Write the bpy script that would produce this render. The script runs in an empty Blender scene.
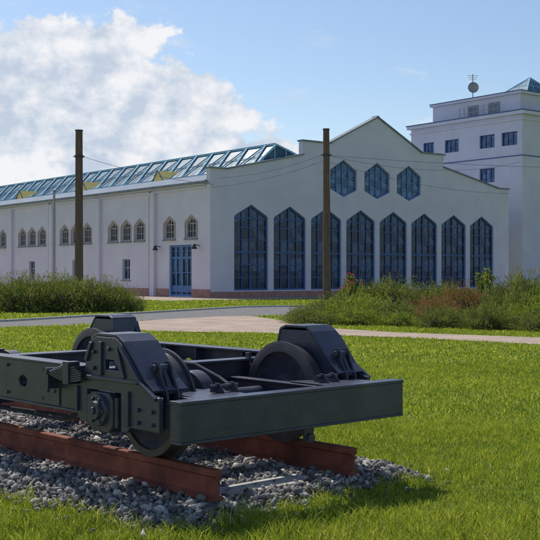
import bpy, bmesh, math, random
import numpy as np
from mathutils import Vector, Matrix, Quaternion
from mathutils.geometry import tessellate_polygon
random.seed(7); rng = np.random.default_rng(11)
scene = bpy.context.scene
COL = scene.collection

# ------------------------------------------------------------ materials
def new_mat(name):
    m = bpy.data.materials.new(name); m.use_nodes = True
    nt = m.node_tree
    return m, nt, nt.nodes['Principled BSDF'], nt.nodes['Material Output']

def surf(name, c1, c2=None, scale=3.0, rough=0.6, metal=0.0, bump=0.0, bscale=None, detail=4, coord='Object',
         c3=None, c3scale=0.4, spec=0.5, stretch=None, lo=0.35, hi=0.65):
    m, nt, b, out = new_mat(name)
    N, L = nt.nodes, nt.links
    b.inputs['Roughness'].default_value = rough
    b.inputs['Metallic'].default_value = metal
    b.inputs['Specular IOR Level'].default_value = spec
    tc = N.new('ShaderNodeTexCoord')
    vec = tc.outputs[coord]
    if stretch:
        mp = N.new('ShaderNodeMapping'); mp.inputs['Scale'].default_value = stretch
        L.new(vec, mp.inputs['Vector']); vec = mp.outputs['Vector']
    c2 = c2 or c1
    nz = N.new('ShaderNodeTexNoise'); nz.inputs['Scale'].default_value = scale; nz.inputs['Detail'].default_value = detail
    nz.inputs['Roughness'].default_value = 0.6
    L.new(vec, nz.inputs['Vector'])
    cr = N.new('ShaderNodeValToRGB')
    cr.color_ramp.elements[0].position = lo; cr.color_ramp.elements[0].color = (*c1, 1)
    cr.color_ramp.elements[1].position = hi; cr.color_ramp.elements[1].color = (*c2, 1)
    L.new(nz.outputs['Fac'], cr.inputs['Fac'])
    col = cr.outputs['Color']
    if c3:
        n3 = N.new('ShaderNodeTexNoise'); n3.inputs['Scale'].default_value = c3scale; n3.inputs['Detail'].default_value = 4
        L.new(vec, n3.inputs['Vector'])
        r3 = N.new('ShaderNodeMapRange'); r3.inputs['From Min'].default_value = 0.48; r3.inputs['From Max'].default_value = 0.68
        L.new(n3.outputs['Fac'], r3.inputs['Value'])
        mx = N.new('ShaderNodeMixRGB'); mx.inputs['Color2'].default_value = (*c3, 1)
        L.new(r3.outputs['Result'], mx.inputs['Fac']); L.new(col, mx.inputs['Color1']); col = mx.outputs['Color']
    L.new(col, b.inputs['Base Color'])
    if bump:
        nb = N.new('ShaderNodeTexNoise'); nb.inputs['Scale'].default_value = bscale or scale * 6; nb.inputs['Detail'].default_value = 4
        L.new(vec, nb.inputs['Vector'])
        bp = N.new('ShaderNodeBump'); bp.inputs['Strength'].default_value = bump; bp.inputs['Distance'].default_value = 0.02
        L.new(nb.outputs['Fac'], bp.inputs['Height']); L.new(bp.outputs['Normal'], b.inputs['Normal'])
    return m

def leaf_mat(name, dark, light, alt=None, trans=0.4):
    m, nt, b, out = new_mat(name)
    N, L = nt.nodes, nt.links
    N.remove(b)
    df = N.new('ShaderNodeBsdfDiffuse')
    at = N.new('ShaderNodeAttribute'); at.attribute_name = 'tint'
    cr = N.new('ShaderNodeValToRGB')
    cr.color_ramp.elements[0].position = 0.05; cr.color_ramp.elements[0].color = (*dark, 1)
    cr.color_ramp.elements[1].position = 0.8; cr.color_ramp.elements[1].color = (*light, 1)
    if alt:
        e = cr.color_ramp.elements.new(0.97); e.color = (*alt, 1)
    L.new(at.outputs['Fac'], cr.inputs['Fac'])
    L.new(cr.outputs['Color'], df.inputs['Color'])
    tr = N.new('ShaderNodeBsdfTranslucent')
    mul = N.new('ShaderNodeMixRGB'); mul.blend_type = 'MULTIPLY'; mul.inputs['Fac'].default_value = 1
    mul.inputs['Color2'].default_value = (1.25, 1.15, 0.55, 1)
    L.new(cr.outputs['Color'], mul.inputs['Color1']); L.new(mul.outputs['Color'], tr.inputs['Color'])
    ms = N.new('ShaderNodeMixShader'); ms.inputs['Fac'].default_value = trans
    L.new(df.outputs['BSDF'], ms.inputs[1]); L.new(tr.outputs['BSDF'], ms.inputs[2])
    L.new(ms.outputs['Shader'], out.inputs['Surface'])
    return m

M_plaster = surf('white_plaster', (0.61, 0.59, 0.69), (0.67, 0.645, 0.74), scale=0.6, rough=0.85, bump=0.12, bscale=30, spec=0.2)
M_plaster2 = surf('pale_plaster', (0.58, 0.57, 0.66), (0.64, 0.625, 0.71), scale=0.6, rough=0.85, bump=0.12, bscale=30, spec=0.2)
M_trim = surf('tan_trim', (0.36, 0.29, 0.26), (0.43, 0.36, 0.32), scale=4, rough=0.8)
M_plinth = surf('brick_plinth', (0.34, 0.16, 0.13), (0.44, 0.25, 0.21), scale=3, rough=0.85, bump=0.3)
M_coping = surf('zinc_coping', (0.18, 0.21, 0.26), (0.26, 0.29, 0.34), scale=2, rough=0.85, spec=0.2)
M_roof = surf('grey_roof_sheet', (0.16, 0.20, 0.27), (0.22, 0.27, 0.34), scale=1, rough=0.85, spec=0.2)
M_bframe = surf('blue_frame', (0.025, 0.080, 0.23), (0.035, 0.105, 0.28), scale=5, rough=0.45)
M_dframe = surf('bright_blue_frame', (0.03, 0.13, 0.35), (0.05, 0.17, 0.41), scale=5, rough=0.45)
M_gframe = surf('mid_blue_frame', (0.09, 0.18, 0.36), (0.12, 0.22, 0.42), scale=5, rough=0.5)
M_wframe = surf('pale_frame', (0.32, 0.35, 0.40), (0.42, 0.44, 0.48), scale=5, rough=0.5)
M_tframe = surf('teal_frame', (0.26, 0.48, 0.62), (0.32, 0.54, 0.68), scale=2, rough=0.75, spec=0.25)
M_dormer = surf('yellow_panel', (0.92, 0.66, 0.16), (0.95, 0.72, 0.24), scale=2, rough=0.6)
M_pole = surf('weathered_pole', (0.11, 0.07, 0.055), (0.18, 0.13, 0.105), scale=3, rough=0.9, bump=0.3, stretch=(6, 6, 0.6), spec=0.2)
M_steel = surf('galvanised_steel', (0.28, 0.28, 0.28), (0.38, 0.38, 0.38), scale=8, rough=0.5, metal=0.3)
M_wire = surf('wire', (0.04, 0.04, 0.045), rough=0.6)
M_wire2 = surf('weathered_wire', (0.12, 0.12, 0.14), rough=0.8)
M_paint = surf('dark_grey_paint', (0.027, 0.033, 0.062), (0.043, 0.050, 0.088), scale=5, rough=0.34, bump=0.10, bscale=60,
               c3=(0.060, 0.063, 0.090), c3scale=3, spec=0.55)
M_paint2 = surf('slate_paint', (0.024, 0.029, 0.050), (0.040, 0.046, 0.074), scale=7, rough=0.42, bump=0.15, bscale=50, c3=(0.068, 0.066, 0.08), c3scale=6, spec=0.5)
M_dull = surf('dull_slate_paint', (0.03, 0.035, 0.05), (0.05, 0.055, 0.075), scale=7, rough=0.85, spec=0.15)
M_tyre = surf('worn_steel', (0.045, 0.047, 0.06), (0.08, 0.076, 0.08), scale=8, rough=0.42, metal=0.2)
M_rust = surf('red_brown_rail', (0.19, 0.062, 0.045), (0.27, 0.10, 0.07), scale=6, rough=0.85, bump=0.25, bscale=70, c3=(0.14, 0.055, 0.042), c3scale=4, spec=0.2)
M_conc = surf('concrete', (0.40, 0.39, 0.37), (0.54, 0.53, 0.50), scale=9, rough=0.9, bump=0.4, bscale=60)
M_asph = surf('asphalt', (0.14, 0.14, 0.145), (0.19, 0.185, 0.185), scale=2, rough=0.95, bump=0.3, bscale=80, spec=0.2)

def glass_mat(name, base, rough=0.06, var=(0.1, 0.16, 0.24), spec=0.6, vs=1.1, pw_=2.5):
    m, nt, b, out = new_mat(name)
    N, L = nt.nodes, nt.links
    b.inputs['Roughness'].default_value = rough
    b.inputs['Specular IOR Level'].default_value = spec
    tc = N.new('ShaderNodeTexCoord')
    v = N.new('ShaderNodeTexVoronoi'); v.inputs['Scale'].default_value = vs; v.distance = 'CHEBYCHEV'
    L.new(tc.outputs['Object'], v.inputs['Vector'])
    mx = N.new('ShaderNodeMixRGB'); mx.inputs['Color1'].default_value = (*base, 1); mx.inputs['Color2'].default_value = (*var, 1)
    sp = N.new('ShaderNodeSeparateColor'); L.new(v.outputs['Color'], sp.inputs['Color'])
    pw = N.new('ShaderNodeMath'); pw.operation = 'POWER'; pw.inputs[1].default_value = pw_
    L.new(sp.outputs[0], pw.inputs[0]); L.new(pw.outputs[0], mx.inputs['Fac'])
    L.new(mx.outputs['Color'], b.inputs['Base Color'])
    nb = N.new('ShaderNodeTexNoise'); nb.inputs['Scale'].default_value = 0.9
    L.new(tc.outputs['Object'], nb.inputs['Vector'])
    bp = N.new('ShaderNodeBump'); bp.inputs['Strength'].default_value = 0.25; bp.inputs['Distance'].default_value = 0.05
    L.new(nb.outputs['Fac'], bp.inputs['Height']); L.new(bp.outputs['Normal'], b.inputs['Normal'])
    return m
M_glass = glass_mat('blue_dark_glass', (0.016, 0.032, 0.078), var=(0.07, 0.13, 0.24), spec=0.3)
M_glass3 = glass_mat('painted_sky_reflection_glass', (0.03, 0.07, 0.16), var=(0.14, 0.26, 0.48), spec=0.3, vs=1.6, pw_=1.2)  # lighter blue cells paint a sky reflection into the pane colour
M_glass2 = glass_mat('dull_glass', (0.05, 0.045, 0.05), rough=0.2, var=(0.14, 0.12, 0.12), spec=0.3)
M_rglass = glass_mat('roof_glass', (0.03, 0.09, 0.15), rough=0.4, var=(0.07, 0.18, 0.27), spec=0.3)

def paver_mat():
    m, nt, b, out = new_mat('pink_pavers'); N, L = nt.nodes, nt.links
    tc = N.new('ShaderNodeTexCoord')
    br = N.new('ShaderNodeTexBrick'); br.inputs['Scale'].default_value = 2.2
    br.inputs['Color1'].default_value = (0.48, 0.37, 0.30, 1); br.inputs['Color2'].default_value = (0.58, 0.47, 0.39, 1)
    br.inputs['Mortar'].default_value = (0.32, 0.25, 0.20, 1); br.inputs['Mortar Size'].default_value = 0.012
    L.new(tc.outputs['Object'], br.inputs['Vector'])
    nz = N.new('ShaderNodeTexNoise'); nz.inputs['Scale'].default_value = 0.8; nz.inputs['Detail'].default_value = 4
    L.new(tc.outputs['Object'], nz.inputs['Vector'])
    mx = N.new('ShaderNodeMixRGB'); mx.blend_type = 'MULTIPLY'; mx.inputs['Fac'].default_value = 0.55
    L.new(br.outputs['Color'], mx.inputs['Color1']); L.new(nz.outputs['Fac'], mx.inputs['Color2'])
    L.new(mx.outputs['Color'], b.inputs['Base Color']); b.inputs['Roughness'].default_value = 0.95; b.inputs['Specular IOR Level'].default_value = 0.15
    return m
M_pave = paver_mat()

def ground_mat():
    m, nt, b, out = new_mat('lawn_ground'); N, L = nt.nodes, nt.links
    tc = N.new('ShaderNodeTexCoord')
    n1 = N.new('ShaderNodeTexNoise'); n1.inputs['Scale'].default_value = 0.35; n1.inputs['Detail'].default_value = 6
    n2 = N.new('ShaderNodeTexNoise'); n2.inputs['Scale'].default_value = 18; n2.inputs['Detail'].default_value = 4
    L.new(tc.outputs['Object'], n1.inputs['Vector']); L.new(tc.outputs['Object'], n2.inputs['Vector'])
    c1 = N.new('ShaderNodeValToRGB'); e = c1.color_ramp.elements
    e[0].position = 0.35; e[0].color = (0.12, 0.18, 0.028, 1); e[1].position = 0.65; e[1].color = (0.23, 0.28, 0.055, 1)
    L.new(n1.outputs['Fac'], c1.inputs['Fac'])
    c2 = N.new('ShaderNodeValToRGB'); e = c2.color_ramp.elements
    e[0].position = 0.3; e[0].color = (0.5, 0.5, 0.45, 1); e[1].position = 0.7; e[1].color = (1.2, 1.2, 1.2, 1)
    L.new(n2.outputs['Fac'], c2.inputs['Fac'])
    mx = N.new('ShaderNodeMixRGB'); mx.blend_type = 'MULTIPLY'; mx.inputs['Fac'].default_value = 1
    L.new(c1.outputs['Color'], mx.inputs['Color1']); L.new(c2.outputs['Color'], mx.inputs['Color2'])
    L.new(mx.outputs['Color'], b.inputs['Base Color']); b.inputs['Roughness'].default_value = 1; b.inputs['Specular IOR Level'].default_value = 0.1
    return m
M_ground = ground_mat()
M_gravelbed = surf('ballast_bed', (0.07, 0.07, 0.07), (0.18, 0.178, 0.175), scale=25, rough=0.95, bump=1.0, bscale=30)

def stone_mat():
    m, nt, b, out = new_mat('ballast_stone'); N, L = nt.nodes, nt.links
    at = N.new('ShaderNodeAttribute'); at.attribute_name = 'tint'
    cr = N.new('ShaderNodeValToRGB'); e = cr.color_ramp.elements
    e[0].position = 0; e[0].color = (0.08, 0.078, 0.08, 1); e[1].position = 0.8; e[1].color = (0.30, 0.29, 0.285, 1)
    x = e.new(1.0); x.color = (0.58, 0.54, 0.50, 1)
    L.new(at.outputs['Fac'], cr.inputs['Fac']); L.new(cr.outputs['Color'], b.inputs['Base Color']); b.inputs['Roughness'].default_value = 0.95; b.inputs['Specular IOR Level'].default_value = 0.2
    return m
M_stone = stone_mat()
M_grass = leaf_mat('grass_blade', (0.10, 0.17, 0.022), (0.34, 0.42, 0.07), (0.58, 0.54, 0.22), trans=0.46)
M_shrub = leaf_mat('shrub_leaf', (0.055, 0.08, 0.03), (0.21, 0.26, 0.095), (0.34, 0.30, 0.16), trans=0.35)
M_shrub2 = leaf_mat('green_leaf', (0.07, 0.11, 0.03), (0.27, 0.35, 0.08), (0.30, 0.32, 0.12), trans=0.38)
M_shrub3 = leaf_mat('brown_leaf', (0.11, 0.075, 0.045), (0.30, 0.20, 0.11), (0.34, 0.26, 0.15), trans=0.3)
M_petal = surf('pink_petal', (0.58, 0.10, 0.15), (0.70, 0.20, 0.24), rough=0.7)
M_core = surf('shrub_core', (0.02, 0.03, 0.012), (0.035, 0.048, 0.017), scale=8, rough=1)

# ------------------------------------------------------------ mesh helpers
def link(o, parent=None):
    COL.objects.link(o)
    if parent: o.parent = parent
    return o
def empty(name, loc=(0, 0, 0), rz=0, parent=None):
    o = bpy.data.objects.new(name, None); o.location = loc; o.rotation_euler = (0, 0, rz); o.empty_display_size = 0.3
    return link(o, parent)
def tag(o, label, cat, group=None):
    o['label'] = label; o['category'] = cat
    if group: o['group'] = group

class MB:
    def __init__(s): s.v = []; s.f = []
    def add(s, vs, fs):
        k = len(s.v); s.v += [tuple(x) for x in vs]; s.f += [tuple(i + k for i in f) for f in fs]
    def box(s, x0, x1, y0, y1, z0, z1):
        s.add([(x0,y0,z0),(x1,y0,z0),(x1,y1,z0),(x0,y1,z0),(x0,y0,z1),(x1,y0,z1),(x1,y1,z1),(x0,y1,z1)],
              [(0,3,2,1),(4,5,6,7),(0,1,5,4),(1,2,6,5),(2,3,7,6),(3,0,4,7)])
    def bar(s, a, b, w, h=None, up=(0, 0, 1)):
        h = h or w; a = Vector(a); b = Vector(b); d = (b - a).normalized(); up = Vector(up)
        if abs(d.dot(up)) > 0.98: up = Vector((1, 0, 0))
        x = d.cross(up).normalized(); y = x.cross(d).normalized()
        vs = []
        for p in (a, b):
            for sx, sy in ((-1,-1),(1,-1),(1,1),(-1,1)): vs.append(p + x*sx*w/2 + y*sy*h/2)
        s.add(vs, [(0,1,2,3),(7,6,5,4),(0,4,5,1),(1,5,6,2),(2,6,7,3),(3,7,4,0)])
    def cyl(s, a, b, r, r2=None, n=20):
        r2 = r if r2 is None else r2
        a = Vector(a); b = Vector(b); d = (b - a).normalized(); up = Vector((0,0,1)) if abs(d.z) < 0.9 else Vector((1,0,0))
        x = d.cross(up).normalized(); y = x.cross(d).normalized(); vs = []
        for p, rr in ((a, r), (b, r2)):
            for i in range(n):
                t = 2*math.pi*i/n; vs.append(p + x*math.cos(t)*rr + y*math.sin(t)*rr)
        s.add(vs, [tuple(range(n-1, -1, -1)), tuple(range(n, 2*n))] + [(i, (i+1) % n, n+(i+1) % n, n+i) for i in range(n)])
    def tube(s, pts, r, n=8):
        pts = [Vector(p) for p in pts]; vs = []; N = len(pts)
        for k, p in enumerate(pts):
            d = (pts[min(k+1, N-1)] - pts[max(k-1, 0)]).normalized(); up = Vector((0,0,1)) if abs(d.z) < 0.95 else Vector((1,0,0))
            x = d.cross(up).normalized(); y = x.cross(d).normalized()
            for i in range(n):
                t = 2*math.pi*i/n; vs.append(p + x*math.cos(t)*r + y*math.sin(t)*r)
        fs = [(k*n+i, k*n+(i+1) % n, (k+1)*n+(i+1) % n, (k+1)*n+i) for k in range(N-1) for i in range(n)]
        fs += [tuple(range(n-1, -1, -1)), tuple(range((N-1)*n, N*n))]
        s.add(vs, fs)
    def lathe(s, prof, c, n=48):
        vs = []; m = len(prof)
        for i in range(n):
            t = 2*math.pi*i/n
            for (y, r) in prof: vs.append((c[0]+r*math.cos(t), c[1]+y, c[2]+r*math.sin(t)))
        s.add(vs, [(i*m+j, i*m+(j+1) % m, ((i+1) % n)*m+(j+1) % m, ((i+1) % n)*m+j) for i in range(n) for j in range(m)])
    def plate(s, outline, holes, fn, d0, d1):
        loops = [outline] + list(holes)
        flat = [p for l in loops for p in l]
        tris = tessellate_polygon([[Vector((p[0], p[1], 0)) for p in l] for l in loops])
        n = len(flat)
        vs = [fn(p[0], p[1], d0) for p in flat] + [fn(p[0], p[1], d1) for p in flat]
        fs = [tuple(t) for t in tris] + [tuple(n+i for i in reversed(t)) for t in tris]
        k = 0
        for l in loops:
            m = len(l)
            for i in range(m):
                a, b = k+i, k+(i+1) % m; fs.append((a, b, n+b, n+a))
            k += m
        s.add(vs, fs)
    def build(s, name, mat, parent=None, bevel=0, smooth=False, loc=(0,0,0)):
        me = bpy.data.meshes.new(name); me.from_pydata(s.v, [], s.f)
        bm = bmesh.new(); bm.from_mesh(me); bmesh.ops.recalc_face_normals(bm, faces=bm.faces); bm.to_mesh(me); bm.free()
        me.materials.append(mat)
        o = bpy.data.objects.new(name, me); o.location = loc; link(o, parent)
        if smooth:
            for p in me.polygons: p.use_smooth = True
            try: me.set_sharp_from_angle(angle=math.radians(35))
            except Exception: pass
        if bevel:
            b = o.modifiers.new('bevel', 'BEVEL'); b.width = bevel; b.segments = 2; b.limit_method = 'ANGLE'; b.angle_limit = math.radians(40)
        return o

def tri_mesh(name, V, F, mats, tint=None, matidx=None):
    me = bpy.data.meshes.new(name)
    me.vertices.add(len(V)); me.vertices.foreach_set('co', V.astype(np.float32).ravel())
    me.loops.add(F.size); me.loops.foreach_set('vertex_index', F.astype(np.int32).ravel())
    me.polygons.add(len(F)); me.polygons.foreach_set('loop_start', np.arange(0, F.size, 3, dtype=np.int32))
    for m in mats: me.materials.append(m)
    if matidx is not None: me.polygons.foreach_set('material_index', matidx.astype(np.int32))
    me.update(calc_edges=True)
    if tint is not None:
        a = me.attributes.new('tint', 'FLOAT', 'POINT'); a.data.foreach_set('value', tint.astype(np.float32))
    return me

def offset_convex(poly, t):
    n = len(poly); area = sum(poly[i][0]*poly[(i+1) % n][1]-poly[(i+1) % n][0]*poly[i][1] for i in range(n))
    sg = 1 if area > 0 else -1; lines = []
    for i in range(n):
        a, b = poly[i], poly[(i+1) % n]; dx, dy = b[0]-a[0], b[1]-a[1]; l = math.hypot(dx, dy)
        nx, ny = -dy/l*sg, dx/l*sg; lines.append((a[0]+nx*t, a[1]+ny*t, dx, dy))
    out = []
    for i in range(n):
        x1, y1, dx1, dy1 = lines[i-1]; x2, y2, dx2, dy2 = lines[i]; den = dx1*dy2-dy1*dx2
        k = ((x2-x1)*dy2-(y2-y1)*dx2)/den; out.append((x1+dx1*k, y1+dy1*k))
    return out
def z_range(poly, x):
    zs = []
    for i in range(len(poly)):
        a, b = poly[i], poly[(i+1) % len(poly)]
        if (a[0]-x)*(b[0]-x) <= 0 and a[0] != b[0]: zs.append(a[1]+(b[1]-a[1])*(x-a[0])/(b[0]-a[0]))
    return min(zs), max(zs)
def x_range(poly, z):
    return z_range([(p[1], p[0]) for p in poly], z)

def pointed(w, z0, z1, sh):
    return [(-w/2, z0), (w/2, z0), (w/2, z1-sh), (w*.47, z1-sh*.86), (0, z1), (-w*.47, z1-sh*.86), (-w/2, z1-sh)]
def hexa(w, z0, z1, sh):
    return [(-w/2, z0+sh*0.7), (0, z0), (w/2, z0+sh*0.7), (w/2, z1-sh), (0, z1), (-w/2, z1-sh)]
def rect(w, z0, z1): return [(-w/2, z0), (w/2, z0), (w/2, z1), (-w/2, z1)]
FRONT = lambda s, z, d: (s, d, z)
SIDE = lambda s, z, d: (d, s, z)

def make_window(name, poly, fn, parent, loc, gmat, fmat, fw=0.09, verts=(), hors=(), rec=0.2):
    g = MB(); g.plate(poly, [], fn, rec+0.05, rec+0.08)
    go = g.build(name, gmat, parent, loc=loc)
    f = MB(); inn = offset_convex(poly, fw)
    f.plate(poly, [inn], fn, rec-0.06, rec+0.04)
    for (x, ww) in verts:
        a, b = z_range(inn, x); f.plate([(x-ww/2, a), (x+ww/2, a), (x+ww/2, b), (x-ww/2, b)], [], fn, rec-0.04, rec+0.035)
    for (z, ww) in hors:
        a, b = x_range(inn, z); f.plate([(a, z-ww/2), (b, z-ww/2), (b, z+ww/2), (a, z+ww/2)], [], fn, rec-0.03, rec+0.032)
    f.build('frame', fmat, go)
    return go
def copy_tree(o, parent, loc):
    c = o.copy(); c.location = loc; c.parent = parent; COL.objects.link(c)
    for ch in o.children:
        k = ch.copy(); k.parent = c; COL.objects.link(k)
    return c
def shift(poly, s): return [(p[0]+s, p[1]) for p in poly]

# ------------------------------------------------------------ depot building
CX, CY = -4.26, 74.7; RB = math.atan2(0.62, 0.784)
depot = empty('depot_building', (CX, CY, 0), RB)
tag(depot, 'long white plastered tram depot with stepped gable and tall blue windows', 'building')
S = 3.66; W0 = 3.7; WD = 33.0; LEN = 76.0
big = pointed(3.15, 0.5, 6.8, 0.95)
gabw = hexa(2.85, 7.75, 10.7, 0.85)
out = [(0,0),(WD,0),(WD,9.35),(31.5,9.35),(24.4,10.8),(24.4,11.85),(21.6,11.85),(16.5,14.4),(11.4,11.85),(8.6,11.85),(8.6,10.8),(1.5,9.25),(0,9.25)]
holes = [shift(big, W0+S*k) for k in range(8)] + [shift(gabw, 16.5+d*S) for d in (-1, 0, 1)]
m = MB(); m.plate(out, holes, FRONT, 0, 0.45); fac = m.build('wall', M_plaster, depot)
sm = pointed(1.45, 4.35, 5.92, 0.48); low = rect(1.2, 1.25, 2.9)
bays = [11.65 + 8.5*i for i in range(8)]
hl = []; smpos = [2.4, 5.3]; lowpos = []
for c in bays:
    if c < 70:
        smpos += [c-2.05, c, c+2.05]; lowpos.append(c)
door = rect(3.0, 0.05, 3.85)
hl = [shift(sm, p) for p in smpos] + [shift(low, p) for p in lowpos] + [shift(door, 3.85)]
m = MB(); m.plate([(0.45, 0), (LEN, 0), (LEN, 8.1), (0.45, 8.1)], hl, SIDE, 0, 0.45)
m.build('wall', M_plaster, depot)
m = MB(); m.box(0.45, WD, LEN-0.4, LEN, 0, 8); m.box(WD-0.4, WD-0.002, 0.45, LEN-0.4, 0, 8.6); m.build('wall', M_plaster2, depot)
m = MB(); m.box(-0.18, 0.4, 0.46, LEN, 8.1, 8.32); m.box(-0.10, 0.4, 0.46, LEN, 7.86, 7.98); cn = m.build('cornice', M_plaster, depot)
m = MB(); m.box(-0.36, -0.18, 0.0, LEN, 8.2, 8.36); m.build('gutter', M_coping, depot)
pil = None
for i in range(9):
    y = 7.4+8.5*i
    if pil is None:
        m = MB(); m.box(-0.28, 0.0, -0.3, 0.3, 0, 7.7); m.box(-0.34, 0.0, -0.36, 0.36, 7.7, 7.84)
        pil = m.build('pilaster', M_plaster, depot, loc=(0, y, 0))
    else:
        c = pil.copy(); c.location = (0, y, 0); COL.objects.link(c)
m = MB(); m.box(-0.05, WD+0.05, -0.06, 0.0, 0, 0.42); m.build('plinth', M_plinth, depot)
for a, b in ((0.0, 2.3), (5.4, LEN)):
    m = MB(); m.box(-0.05, 0.0, a, b, 0, 0.6); m.build('plinth', M_plinth, depot)
m = MB(); tops = [(WD,9.35),(31.5,9.35),(24.4,10.8),None,(24.4,11.85),(21.6,11.85),(16.5,14.4),(11.4,11.85),(8.6,11.85),None,(8.6,10.8),(1.5,9.25),(0,9.25)]
for a, b in zip(tops[:-1], tops[1:]):
    if a and b:
        m.bar((a[0]+(0.1 if a[0] != 24.4 or a[1] > 11 else -0.02), 0.2, a[1]+0.05), (b[0]-(0.1 if b[0] != 8.6 or b[1]>11 else -0.02), 0.2, b[1]+0.05), 0.66, 0.11)
m.build('coping', M_coping, depot)
vs = [(-0.76, 0.07), (0.0, 0.13), (0.76, 0.07)]; hs = [(1.45, 0.07), (2.4, 0.07), (3.3, 0.16), (4.2, 0.07), (5.1, 0.07), (5.8, 0.1)]
w = make_window('tall_window', big, FRONT, depot, (W0, 0, 0), M_glass, M_bframe, 0.12, vs, hs)
for k in range(1, 8): copy_tree(w, depot, (W0+S*k, 0, 0))
w = make_window('gable_window', gabw, FRONT, depot, (16.5-S, 0, 0), M_glass3, M_gframe, 0.09, [(-0.65, 0.06), (0.0, 0.09), (0.65, 0.06)], [(8.6, 0.05), (9.25, 0.07), (9.9, 0.05)])
for d in (0, 1): copy_tree(w, depot, (16.5+S*d, 0, 0))
w = make_window('small_window', sm, SIDE, depot, (0, smpos[0], 0), M_glass2, M_wframe, 0.07, [(0.0, 0.06), (-0.35, 0.035), (0.35, 0.035)], [(5.4, 0.06), (4.85, 0.04)])
sr = MB(); o2 = offset_convex(sm, -0.11); o2 = [(p[0], max(p[1], 4.3)) for p in o2]
sr.plate(o2, [sm], SIDE, -0.04, -0.002); sr.build('surround', M_trim, w)
sr = MB(); sr.box(-0.12, 0.0, -0.85, 0.85, 4.2, 4.29); sr.build('sill', M_coping, w)
for p in smpos[1:]: copy_tree(w, depot, (0, p, 0))
w = make_window('lower_window', low, SIDE, depot, (0, lowpos[0], 0), M_glass, M_wframe, 0.08, [(0.0, 0.07)], [(2.2, 0.06)])
sr = MB(); sr.box(-0.12, 0.0, -0.7, 0.7, 1.14, 1.22); sr.build('sill', M_coping, w)
for p in lowpos[1:]: copy_tree(w, depot, (0, p, 0))
make_window('door', door, SIDE, depot, (0, 3.85, 0), M_glass, M_dframe, 0.16, [(-0.75, 0.12), (0.0, 0.24), (0.75, 0.12)], [(0.6, 0.5), (2.9, 0.18), (1.8, 0.07), (3.4, 0.05)])
for y in (1.35, 6.6):
    m = MB(); m.bar((0, y, 3.75), (-0.45, y, 3.85), 0.05); m.cyl((-0.45, y, 3.84), (-0.45, y, 3.5), 0.08, 0.22, 14); m.build('wall_lamp', M_wire, depot)
for y in (7.95, 24.95, 41.95):
    m = MB(); m.cyl((-0.12, y, 0.2), (-0.12, y, 8.2), 0.06, n=10); m.build('downpipe', M_trim, depot, smooth=True)
prof = [(-0.3, 8.36), (1.5, 9.05), (9.0, 9.9), (16.5, 10.6), (24.5, 9.9), (WD+0.2, 8.6)]
m = MB()
for a, b in zip(prof[:-1], prof[1:]):
    m.add([(a[0], 0.46, a[1]), (b[0], 0.46, b[1]), (b[0], LEN, b[1]), (a[0], LEN, a[1])], [(0, 1, 2, 3)])
m.build('roof', M_roof, depot)
# glazed ridge skylight
A = (4.3, 9.45); R = (6.7, 11.5); Bk = (9.9, 10.5); y0, y1 = 0.9, LEN-1
m = MB(); m.add([(A[0], y0, A[1]), (R[0], y0, R[1]), (Bk[0], y0, Bk[1]), (A[0], y1, A[1]), (R[0], y1, R[1]), (Bk[0], y1, Bk[1])],
                [(0, 2, 1), (3, 4, 5), (0, 1, 4, 3), (1, 2, 5, 4), (0, 3, 5, 2)])
sky_l = m.build('skylight', M_rglass, depot)
m = MB(); n = 32; st = (y1-y0)/n; nl = Vector((-(R[1]-A[1]), 0, R[0]-A[0])).normalized()
def P(k, y, off=0.06):
    return (A[0]+(R[0]-A[0])*k+nl.x*off, y, A[1]+(R[1]-A[1])*k+nl.z*off)
for k in (0, 1): m.bar(P(k, y0), P(k, y1), 0.16)
m.bar(P(.5, y0), P(.5, y1), 0.05)
for i in range(n):
    y = y0+i*st
    m.bar(P(0, y, 0.09), P(1, y+st/2, 0.09), 0.11); m.bar(P(1, y+st/2, 0.1), P(0, y+st, 0.1), 0.11)
    m.bar(P(0, y+st/2, 0.07), P(1, y+st/2, 0.07), 0.035)
for k in np.linspace(0, 1, 6):
    x = A[0]+(Bk[0]-A[0])*k
    top = R[1]-(R[1]-A[1])*(R[0]-x)/(R[0]-A[0]) if x < R[0] else R[1]-(R[1]-Bk[1])*(x-R[0])/(Bk[0]-R[0])
    bt = A[1]+(Bk[1]-A[1])*k
    if top-bt > 0.1: m.bar((x, y0-0.05, bt), (x, y0-0.05, top), 0.07)
m.bar((A[0], y0-0.05, A[1]), (R[0], y0-0.05, R[1]), 0.14); m.bar((R[0], y0-0.05, R[1]), (Bk[0], y0-0.05, Bk[1]), 0.14)
m.bar((A[0], y0-0.05, A[1]+.05), (Bk[0], y0-0.05, Bk[1]+.05), 0.14)
m.build('skylight_frame', M_tframe, sky_l)
for y in (10.4, 23.0, 36, 49, 62):
    m = MB(); m.add([(2.2, y-0.8, 9.1), (2.2, y+0.8, 9.1), (2.2, y, 9.98), (4.2, y, 9.98)], [(0, 2, 1), (0, 3, 2), (1, 2, 3)])
    dm = m.build('dormer', M_dormer, depot)
    m = MB(); m.bar((2.15, y-0.84, 9.1), (2.15, y, 10.02), 0.08); m.bar((2.15, y+0.84, 9.1), (2.15, y, 10.02), 0.08); m.build('dormer_trim', M_coping, dm)

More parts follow.
